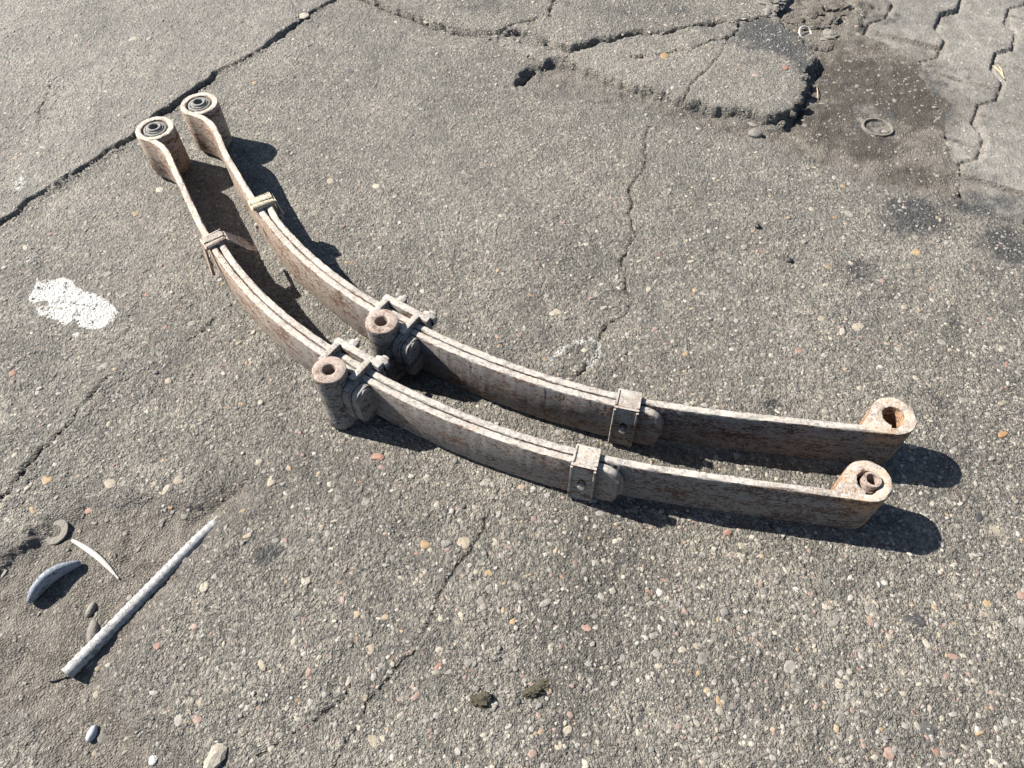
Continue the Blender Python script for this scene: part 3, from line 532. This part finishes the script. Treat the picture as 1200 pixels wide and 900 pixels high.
def leaf_spring(S, far, label):
    root = empty('leaf_spring', S.base); tag(root, label, 'leaf spring', 'pair of leaf springs on the asphalt'); B = S.base; step = .004
    sCL = S.near((306, 236) if far else (249, 281), .1); sCR = S.near((736, 471) if far else (688, 533), .1); sTA = S.near((776, 491) if far else (728, 557), .06)
    # outer leaf: rolled left eye ... tongue past the right clip
    RE = .0300
    E = S.eL; s0 = .085 if far else .055
    p0, q0, n0 = S.at(s0); p0 = p0+n0*TH*.55; a0 = math.radians(-112)      # meets the eye at its near side
    e0 = E+RE*np.array([math.cos(a0), math.sin(a0)]); te = np.array([math.sin(a0), -math.cos(a0)])
    wrap = np.array([E+(RE-.0006*k/40)*np.array([math.cos(a0-k*.14), math.sin(a0-k*.14)]) for k in range(43, 0, -1)])
    jn = bez(e0, -te, p0, q0, 26, .42)
    body = []; t = s0
    while t < sTA:
        t += step; p, q, n = S.at(min(t, sTA)); body.append(p+n*(TH*.55+.0045*max(0, (t-sCR)/.05)**2))
    path = np.vstack([wrap, jn, np.array(body)]); hf = np.ones(len(path)); tg = tongue(len(body), step); hf[-len(body):] = tg
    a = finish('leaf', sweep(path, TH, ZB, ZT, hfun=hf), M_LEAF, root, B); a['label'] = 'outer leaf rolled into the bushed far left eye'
    # inner leaf: tongue behind the left clip ... rolled right eye
    body = []; t = sCL-.012
    bend = .012 if far else .003
    while t < S.len-.2:
        if np.linalg.norm(S.at(t)[0]-S.eR) < .05 and t > .9: break
        p, q, n = S.at(t); body.append(p-n*(TH*.55+bend*max(0, 1-(t-sCL+.012)/.062)**1.6)); t += step
        if t > S.len-.03: break
    t1 = t; p, q, n = S.at(t); RR = .0225; THR = .0165
    # tangent of the roll: ride straight until beside the eye centre, then roll inward
    sE = (S.eR-p)@q; 
    ex = p+q*sE-n*TH*.55; cen = ex-n*(RR+(THR-TH)/2)
    lead = bez(np.array(body[-1]), q, ex, q, 10, .33)[1:]
    ang0 = math.atan2(n[1], n[0]); roll = [cen+(RR+(THR-TH)/2*max(0, 1-k/7))*np.array([math.cos(ang0+k*.13), math.sin(ang0+k*.13)]) for k in range(1, 47)]
    path = np.vstack([body, lead, roll]); hf = np.ones(len(path)); tg = tongue(len(body), step, .03)[::-1]; hf[:len(body)] = tg; hf[-9:] = np.linspace(.996, .975, 9)
    thick = np.full(len(path), TH); thick[-len(roll):] = THR; thick[-len(roll):-len(roll)+7] = np.linspace(TH, THR, 7)
    lb = sweep(path, thick, ZB, ZT, hfun=hf)
    dr = lambda dg, r_: cen+r_*np.array([math.cos(ang0+math.radians(dg)), math.sin(ang0+math.radians(dg))])
    wp = [dr(236, .0302), ex-q*.044-n*(TH*.5-.001), dr(352, .024), dr(325, .021), dr(295, .0205), dr(262, .021)]
    lo_ = [lb.verts.new((p_[0], p_[1], ZB+.0006)) for p_ in wp]; hi_ = [lb.verts.new((p_[0], p_[1], ZT-.0007)) for p_ in wp]
    lb.faces.new(lo_[::-1]); lb.faces.new(hi_)
    for i in range(6): lb.faces.new((lo_[i], lo_[(i+1) % 6], hi_[(i+1) % 6], hi_[i]))
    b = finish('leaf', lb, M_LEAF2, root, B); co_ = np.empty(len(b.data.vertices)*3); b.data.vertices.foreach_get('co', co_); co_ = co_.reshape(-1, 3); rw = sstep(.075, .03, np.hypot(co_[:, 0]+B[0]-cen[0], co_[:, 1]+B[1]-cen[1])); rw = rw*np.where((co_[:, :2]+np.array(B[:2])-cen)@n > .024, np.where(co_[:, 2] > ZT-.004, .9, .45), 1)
    b.data.attributes.new('rust', 'FLOAT', 'POINT').data.foreach_set('value', rw.astype(np.float32)); b['label'] = 'inner leaf rolled into the right eye'
    # left bushing
    Tm = Matrix.Translation((E[0], E[1], 0))
    bu = bmesh.new(); lathe_bm(bu, [(.0215, .012), (.0222, .090), (.0205, .0945), (.0175, .0955), (.0172, .0925), (.0160, .0925), (.0158, .0965), (.0135, .0972), (.013, .02)], Tm, 36); bush = finish('bushing', bu, M_BUSH, root, B)
    ru = bmesh.new(); lathe_bm(ru, [(.0244, .014), (.0244, .0880), (.0218, .0872), (.0215, .012)], Tm, 32); finish('rubber', ru, M_RUBBER, bush, B)
    sl_ = bmesh.new(); lathe_bm(sl_, [(.0131, .018), (.0131, .0985), (.0120, .1000), (.0092, .1000), (.0080, .0985), (.0080, .02)], Tm, 32); finish('sleeve', sl_, M_BUSH, bush, B)
    if not far:
        Tr = Matrix.Translation((cen[0]+.0012, cen[1]-.0008, 0)) @ Matrix.Rotation(.02, 4, 'Y')
        bu = bmesh.new(); lathe_bm(bu, [(.0118, .012), (.0118, .1000), (.0112, .1012), (.0082, .1012), (.0076, .1000), (.0076, .014)], Tr, 32); bush = finish('bushing', bu, M_RUSTF, root, B)
        ru = bmesh.new(); lathe_bm(ru, [(.0144, .014), (.0144, .0890), (.0132, .0880), (.0128, .014)], Matrix.Translation((cen[0], cen[1], 0)), 32); finish('rust_packing', ru, M_RUSTF, bush, B)
    # clips
    for right in (False, True):
        s_ = sCR if right else sCL; fr = S.frame(s_, 0, 0); W = .034 if right else .026; bm = bmesh.new(); th = .0036 if right else .0042
        no = TH*1.1+.0012 if right else TH*1.1+.006; ni = TH*1.1+(.0008 if right else .004+bend); top = ZT+(.0014 if right else .0030)
        if right:
            # outer leg with a rivet hole: plate with hole, top and inner leg
            z0, z1 = ZB-.003, top+th
            outer = [(-W/2, z0), (W/2, z0), (W/2, z1), (-W/2, z1)]; hx = [(-.0065, .050), (.0065, .050), (.004, .062), (0, .066), (-.004, .062)]
            for yy in (no, no+th):
                vo = [bm.verts.new((x, yy, z)) for x, z in outer]; vh = [bm.verts.new((x, yy, z)) for x, z in hx]
                es = [bm.edges.new((vo[i], vo[(i+1) % 4])) for i in range(4)]+[bm.edges.new((vh[i], vh[(i+1) % 5])) for i in range(5)]
                bmesh.ops.triangle_fill(bm, use_beauty=True, edges=es)
                if yy == no: k0_, h0_ = vo, vh
                else:
                    for i in range(4): bm.faces.new((k0_[i], k0_[(i+1) % 4], vo[(i+1) % 4], vo[i]))
                    for i in range(5): bm.faces.new((h0_[i], h0_[(i+1) % 5], vh[(i+1) % 5], vh[i]))
            bmesh.ops.transform(bm, matrix=fr, verts=bm.verts)
            for e_ in (-1, 1): box_bm(bm, fr @ Matrix.Translation((e_*(W/2-.0012), no+th+.001, (z0+z1)/2-.001)), (.0034, .0034, z1-z0-.004), .001)
            box_bm(bm, fr @ Matrix.Translation((0, (no-ni)/2-.001, top+th/2+.0005)), (W*.99, no+ni+.002, th), .0014)
            for e_ in (-1, 1): box_bm(bm, fr @ Matrix.Translation((e_*(W/2-.0015), (no-ni)/2, top+th+.0008)), (.0032, (no+ni)*.95, .003), .001)
            box_bm(bm, fr @ Matrix.Translation((0, -ni-th/2, (ZB+top)/2+.001)), (W*.98, th, top-ZB+.003), .0012)
        else:
            no2 = TH*1.1+.002; ni2 = TH*1.1+.0015+bend*.55; Rt = Matrix.Rotation(.05 if far else -.05, 4, 'X') @ Matrix.Rotation(.08, 4, 'Y')
            box_bm(bm, fr @ Matrix.Translation((0, (no2-ni2)/2, top-.0002)) @ Rt, (W, no2+ni2+th*1.2, th*1.5), .0028, 3)
            for e_ in (-1, .1, 1): box_bm(bm, fr @ Matrix.Translation((e_*(W/2-.002), (no2-ni2)/2, top+.0028)) @ Rt, (.0034, (no2+ni2)+.004, .0032), .0014)
            no, ni = no2+.001, ni2+.001
            tilt = .02 if far else .11
            pts = [(-W/2, -.084), (-W/4, -.092), (W/4, -.092), (W/2, -.084), (W/2, 0), (-W/2, 0)]
            if not far: prism_bm(bm, [(x_, z_*.72) for x_, z_ in pts], th, fr @ Matrix.Translation((0, no+th/2, top+.001)) @ Matrix.Rotation(tilt, 4, 'X'))
            sp = .16 if far else .62; lw = W/2 if far else W*.62
            zl = .6 if far else 1.0
            pts = [(x_, z_*zl) for x_, z_ in [(-lw, -.040), (-lw*.8, -.058), (-lw*.3, -.068), (lw*.3, -.068), (lw*.8, -.058), (lw, -.040), (lw*.8, 0), (-lw*.8, 0)]]
            prism_bm(bm, pts, th, fr @ Matrix.Translation((.002, -ni-th/2, top+.0005)) @ Matrix.Rotation(-sp, 4, 'X'))
        for v in bm.verts: v.co += Vector((random.gauss(0, 1), random.gauss(0, 1), random.gauss(0, 1)))*(.0002 if right else .0006)
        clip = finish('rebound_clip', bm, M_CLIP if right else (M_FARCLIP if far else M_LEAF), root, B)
        rv = bmesh.new(); ax_ = fr @ Matrix.Translation((0, (no+th*.3) if right else no+th*.6, .047 if right else .055)) @ Matrix.Rotation(math.radians(-90+(18 if right else 0)), 4, 'X')
        r_ = .0058 if right else .005; rings = lathe_bm(rv, [(r_, 0), (r_, .0055 if right else .003), (r_*.7, .0075 if right else .0045)], ax_, 16); rv.faces.new(rings[-1]); finish('rivet', rv, M_CLIP, clip, B)
        rv = bmesh.new(); ax_ = fr @ Matrix.Translation((0, -ni-th*.6, .05)) @ Matrix.Rotation(math.radians(90), 4, 'X'); rings = lathe_bm(rv, [(.005, 0), (.005, .004), (.003, .006)], ax_, 14); rv.faces.new(rings[-1]); finish('rivet', rv, M_CLIP, clip, B)
    # middle clamp
    sB = S.near((402, 425) if far is False else (462, 370), .108)
    fr = S.frame(sB); no = TH*1.1; ni = TH*1.1
    # tube
    tilt = Matrix.Rotation(math.radians(3), 4, 'X') @ Matrix.Rotation(math.radians(-1), 4, 'Y')
    tc = gp((445, 380) if far else (383, 437), .122)[0]; loc = fr.inverted() @ Vector((tc[0], tc[1], 0)); lx, ly = loc.x, max(loc.y, no+.024)
    Tt = fr @ Matrix.Translation((lx, ly, 0)) @ tilt
    tb = bmesh.new(); lathe_bm(tb, [(.0085, .004), (.0215, .002), (.0232, .005), (.0236, .014), (.0246, .017), (.0246, .021), (.0236, .024), (.0232, .06), (.0236, .1), (.0244, .110), (.0244, .1190)], Tt, 40, .012, 3); tube = finish('pivot_tube', tb, M_TUBE, root, B)
    tf = bmesh.new(); lathe_bm(tf, [(.0244, .1188), (.0238, .1212), (.0215, .1222), (.0120, .1226), (.0098, .1212), (.0088, .117), (.0088, .004)], Tt, 40, .012, 3); finish('rim', tf, M_RUSTF, tube, B)
    # saddle between tube and leaf
    bm = bmesh.new(); box_bm(bm, fr @ Matrix.Translation((.012, no+.0065, .054)), (.064, .011, .078), .003)
    box_bm(bm, fr @ Matrix.Translation((lx, (no+ly)/2, .056)), (.026, max(.01, ly-no), .074), .004); finish('saddle_plate', bm, M_TUBE, root, B)
    def lobe(w, h): return [(w*math.copysign(abs(math.cos(a))**.6, math.cos(a)), h*math.copysign(abs(math.sin(a))**.5, math.sin(a))) for a in np.linspace(0, 2*math.pi, 24, endpoint=False)]
    for x_, w_, h_, d_ in ((lx+.0285, .020, .041, .014), (lx+.0425, .017, .037, .015)):
        bm = bmesh.new(); prism_bm(bm, lobe(w_, h_), d_, fr @ Matrix.Translation((x_, no+.0125, .062)) @ Matrix.Rotation(math.radians(90), 4, 'Z'), .003); finish('clamp_lobe', bm, M_TUBE, root, B)
    bm = bmesh.new(); box_bm(bm, fr @ Matrix.Translation((.003, -ni-.0075, .0565)), (.086, .012, .097), .0025); bkp = finish('back_plate', bm, M_CLIP, root, B)
    for x_ in (-.031, .027):
        bm = bmesh.new(); box_bm(bm, fr @ Matrix.Translation((x_, (no-ni)/2+.0035, ZT+.0065)) @ Matrix.Rotation(.04, 4, 'Y'), (.0095, no+ni+.014, .0115), .002); finish('cross_bar', bm, M_CLIP, root, B)
    for x_, z_, k_ in ((-.014, .099, .7), (.038, .092, 1.15)):
        bm = bmesh.new(); rings = lathe_bm(bm, [(.0105*k_, 0), (.0110*k_, .008), (.0095*k_, .0105), (.0058*k_, .0110), (.0055*k_, .016), (.0035*k_, .0175)], fr @ Matrix.Translation((x_, -ni-.012, z_)) @ Matrix.Rotation(math.radians(90), 4, 'X'), 10, .06, 2); bm.faces.new(rings[-1]); finish('nut', bm, M_CLIP, bkp, B)
    return root
NC = [(209, 200), (215, 213), (219, 220), (232, 245), (246, 271), (267, 310), (282, 330), (312, 357), (350, 385), (387, 410), (508, 479), (560, 499), (620, 520), (670, 531), (730, 546), (760, 551), (810, 557), (860, 567), (910, 576), (960, 582.5), (997, 589)]
FC = [(263, 172), (270, 183), (280, 199), (295, 220), (325, 267), (340, 285), (375, 315), (412, 340), (445, 360), (495, 388), (520, 400), (557, 418.6), (600, 433.8), (670, 455), (720, 468), (770, 475), (810, 481), (860, 490), (910, 496), (960, 502), (1010, 507)]
leaf_spring(Spring(NC, (181, 150), (1019, 572)), False, 'rusty leaf spring nearest the viewer, a loose sleeve in its right eye')
leaf_spring(Spring(FC, (233, 121), (1049, 496)), True, 'rusty leaf spring lying behind the other, its right eye an empty hole')

# ------------------------------------------------------------------ litter and loose things
def P3(px, py, up=0.0):
    c = gp((px, py))[0]; return Vector((c[0], c[1], float(hz(np.array([c[0]]), np.array([c[1]]))[0])+up))
def tube_along(pts, rads, n=14, flat=(1, 1)):
    bm = bmesh.new(); rows = []; pts = [Vector(p) for p in pts]
    for i, p in enumerate(pts):
        t = (pts[min(i+1, len(pts)-1)]-pts[max(i-1, 0)]).normalized(); s_ = t.cross(Vector((0, 0, 1))).normalized(); u = s_.cross(t)
        rows.append([bm.verts.new(p+(s_*math.cos(a)*flat[0]+u*math.sin(a)*flat[1])*rads[i]) for a in np.linspace(0, 2*math.pi, n, endpoint=False)])
    for a, b in zip(rows[:-1], rows[1:]):
        for k in range(n): bm.faces.new((a[k], a[(k+1) % n], b[(k+1) % n], b[k]))
    bm.faces.new(rows[0]); bm.faces.new(rows[-1][::-1]); return bm
def thing(name, bm, mat, base, label, cat, group=None, smooth=True):
    o = finish(name, bm, mat, None, base, smooth); o.location = base; return tag(o, label, cat, group)
# ribbed rod, its far end buried
A = P3(77, 789, .008); Bq = P3(282, 574, -.003); n = 150
zA = A.z; pts = []; rr = []
for i in range(n):
    u = i/(n-1); p = A.lerp(Bq, u); p.z = zA+(Bq.z-zA)*u-.018*max(0, (u-.7)/.3)**1.5; pts.append(p); rr.append((.0088-.0004*u)*(1+.06*(1 if (i % 5) < 2 else -.4)))
thing('steel_rod', tube_along(pts, rr, 16), M_ROD, A, 'bright ribbed steel rod half sunk in the soil', 'rod')
# curved scrap standing in the soil
a = P3(34, 706, .004); b = P3(93, 659, .004); pts = []; rr = []
for i in range(40):
    u = i/39; p = a.lerp(b, u); k = math.sin(math.pi*u); p += Vector((-.006, .005, 0))*k; p.z += .009*k**.8; pts.append(p); rr.append(.0028+.0080*k**.55)
thing('metal_scrap', tube_along(pts, rr, 18, (.75, 1.15)), M_BLUE, a, 'curved blue-grey metal scrap arching out of the soil near the washer', 'scrap')
# pale strip
a = P3(82, 631, .004); b = P3(136, 676, .002); pts = []; rr = []
for i in range(26):
    u = i/25; p = a.lerp(b, u)+Vector((.003, .003, .002))*math.sin(math.pi*u); pts.append(p); rr.append(.0010+.0022*math.sin(math.pi*min(1, u*1.02+.06))**.7)
thing('plastic_strip', tube_along(pts, rr, 12, (1.2, .45)), M_STRIP, a, 'thin white curved strip lying beside the half buried washer', 'strip')
# washer and oval ring
def ring_bm(ro, ri, h, ry=1.0, rot=None, n=40, T=Matrix()):
    bm = bmesh.new(); lathe_bm(bm, [(ri, 0), (ro-.0006, 0), (ro, h*.3), (ro, h*.7), (ro-.0008, h), (ri+.0008, h), (ri, h*.7), (ri, 0)], Matrix.Diagonal((1, ry, 1, 1)), n, .01, 4); bmesh.ops.remove_doubles(bm, verts=bm.verts, dist=1e-6); bmesh.ops.transform(bm, matrix=T, verts=bm.verts); return bm
w = P3(62, 621, .0); thing('washer', ring_bm(.0195, .0088, .0032, T=Matrix.Translation(w+Vector((0, 0, -.0012))) @ Matrix.Rotation(-.10, 4, 'Y') @ Matrix.Rotation(.05, 4, 'X')), M_MORT, w, 'flat round washer half buried at the edge of the soil', 'washer')
w = P3(1028, 150, .0); thing('oval_ring', ring_bm(.0310, .0265, .006, .88, T=Matrix.Translation(w+Vector((0, 0, -.001))) @ Matrix.Rotation(-.3, 4, 'Z') @ Matrix.Rotation(.03, 4, 'Y')), M_MORT, w, 'dusty oval ring pressed into the dark soil by the pavers', 'ring')
# bottle cap edge among the rubble
w = P3(944, 36, .004); bm = ring_bm(.017, .0135, .004, T=Matrix.Translation(w) @ Matrix.Rotation(.5, 4, 'X') @ Matrix.Rotation(.25, 4, 'Y')); thing('bottle_cap_rim', bm, M_WHITE, w, 'whitish curved rim in the rubble behind the raised slab', 'rim')
def rock(name, px, py, r, mat, label, cat, sc=(1, 1, .6), seed=0, sub=2, jag=.18, up=.3, rot=0.0, group=None):
    bm = bmesh.new(); bmesh.ops.create_icosphere(bm, subdivisions=sub, radius=1); rd = random.Random(seed)
    fr_ = [(Vector((rd.gauss(0, 1), rd.gauss(0, 1), rd.gauss(0, 1)))*fq, am, rd.random()*6.28) for fq, am in ((1.6, 1), (1.6, 1), (1.9, .9), (2.6, .7), (3.5, .55), (4.6, .5), (6.5, .4), (8.5, .35), (12, .28), (15, .22))]
    for v in bm.verts:
        d = sum(math.sin(v.co.dot(f)+p_)*a_ for f, a_, p_ in fr_)/3; v.co = v.co*(1+jag*1.3*d+rd.uniform(-jag, jag)*.15)
    m = mpp((px, py)); p = P3(px, py); T = Matrix.Translation(p+Vector((0, 0, r*m*sc[2]*up))) @ Matrix.Rotation(rot, 4, 'Z') @ Matrix.Diagonal((r*m*sc[0], r*m*sc[1], r*m*sc[2], 1))
    bmesh.ops.transform(bm, matrix=T, verts=bm.verts); o = thing(name, bm, mat, p, label, cat, group, smooth=sub > 2)
    if mat in (M_ASPH, M_SOIL): nv = len(o.data.vertices); o.data.attributes.new('wear', 'FLOAT', 'POINT').data.foreach_set('value', [1.0]*nv); o.data.attributes.new('mask', 'FLOAT_COLOR', 'POINT').data.foreach_set('color', [.3, .2, 0, 1]*nv)
    return o
rock('clod', 562, 820, 11, M_CLOD, 'crumbly dark olive clod on the asphalt below the springs', 'clod', (1, .9, .4), 3, 4, .6)
rock('clod', 631, 808, 11, M_CLOD, 'flat dark clod right of the olive crumb', 'clod', (1.2, .6, .4), 5, 4, .6, rot=.2)
rock('pebble', 104, 858, 8, M_GLASSY, 'small bluish white pebble in the soil near the lower left corner', 'pebble', (.55, 1, .6), 6, 3, .06, .6, -.3)
rock('flat_stone', 74, 746, 34, M_SOIL, 'flat dusty stone sunk in the soil left of the steel rod', 'stone', (1, .95, .09), 8, 4, .2, .1)
rock('pebble', 106, 738, 13, M_MORT, 'long dusty pebble against the steel rod', 'pebble', (.4, 1.0, .3), 9, 3, .08, .3, .15)
rock('pebble', 104, 713, 8, M_ST[2], 'small pale pebble just above the long dusty one', 'pebble', (.5, 1, .5), 10, 3, .08, .3, -.3)
rock('angular_stone', 250, 889, 15, M_ST[0], 'angular tan stone chip at the bottom edge', 'stone', (.6, 1, .35), 11, 2, .22, .2, -.5)
rock('black_slag', 888, 267, 3.6, M_BLACK, 'glossy black slag crumb right of the long vertical crack', 'slag', (1, 1, .9), 12, 2, .2, .5)
rock('black_slag', 926, 305, 3, M_BLACK, 'tiny black slag crumb near the oily patch', 'slag', (1.2, .8, .8), 13, 2, .2, .5)
rock('glass_pebble', 885, 158, 7, M_ST[2], 'rounded glassy pebble before the raised slab corner', 'pebble', (1.1, .9, .5), 14, 3, .06, .5)
rock('brick_chip', 443, 536, 8, M_BRICK, 'red brick chip under the nearer pivot tube', 'brick chip', (1, .5, .2), 15, 2, .2, .4, -.2)
rock('brick_chip', 853, 623, 5, M_BRICK, 'small red brick chip at the edge of the nearer spring shadow', 'brick chip', (1, .7, .4), 16, 2, .2, .3)
rock('white_shard', 178, 890, 5, M_WHITE, 'tiny white shard in the soil at the bottom edge', 'shard', (.8, 1, .5), 17, 2, .15, .4)
for i, (px, py, r, lb) in enumerate([(905, 8, 13, 'largest dusty lump at the far end of the rubble behind the raised slab'), (925, 14, 9, 'dusty lump just right of the largest one in the far rubble'), (935, 22, 8, 'dusty lump between the whitish rim and the largest rubble lump'), (962, 28, 8, 'dusty lump right beside the whitish curved rim'), (972, 40, 7, 'small dusty lump nearest the paver edge below the whitish rim'),
                                     (955, 10, 10, 'dusty lump at the top edge above the whitish rim'), (985, 8, 12, 'broad dusty lump at the top edge against the first paver'), (975, 22, 9, 'dusty lump by the dark gap at the first paver'), (900, 20, 7, 'small lump stuck to the back corner of the raised slab'), (952, 52, 6, 'small lump in front of the whitish rim'), (968, 52, 6, 'small lump at the near right end of the rubble')]):
    rock('rubble_stone', px, py, r, M_SOIL if i % 4 else M_MORT, lb, 'rubble', (1.2, .9, .42), 30+i, 4, .45, .0, i, 'rubble behind the slab')
for i, (px, py, r, lb) in enumerate([(931, 128, 6, 'asphalt crumb in the middle of the slab\'s broken right edge'), (937, 112, 6, 'asphalt crumb at the notch of the slab\'s right edge'), (926, 139, 6, 'asphalt crumb just above the slab\'s near right corner'), (940, 100, 5, 'small asphalt crumb high on the slab\'s right edge'), (945, 90, 6, 'farthest asphalt crumb on the slab\'s right edge'), (915, 146, 5, 'asphalt crumb at the slab\'s near right corner')]):
    rock('asphalt_crumb', px, py, r, M_ASPH, lb, 'crumb', (1, .9, .7), 50+i, 3, .3, .2, i, 'crumbs along the raised slab')
# straws
def straw(p0, p1, r, label):
    a = P3(*p0, .004); b = P3(*p1, .006); m = a.lerp(b, .5)+Vector((.0006, 0, .002)); thing('straw', tube_along([a, a.lerp(m, .6), m, m.lerp(b, .6), b], [r*.6, r, r, r, r*.5], 8), M_STRAW, a, label, 'straw')
straw((1165, 74), (1177, 93), .0016, 'longer dry straw lying on a paver joint'); straw((1171, 72), (1175, 90), .0014, 'shorter dry straw crossing the longer one')
straw((957, 100), (957, 118), .0011, 'thin dry stalk on the dark soil beside the slab corner'); straw((130, 645), (127, 652), .0012, 'short dark splinter right of the white strip')
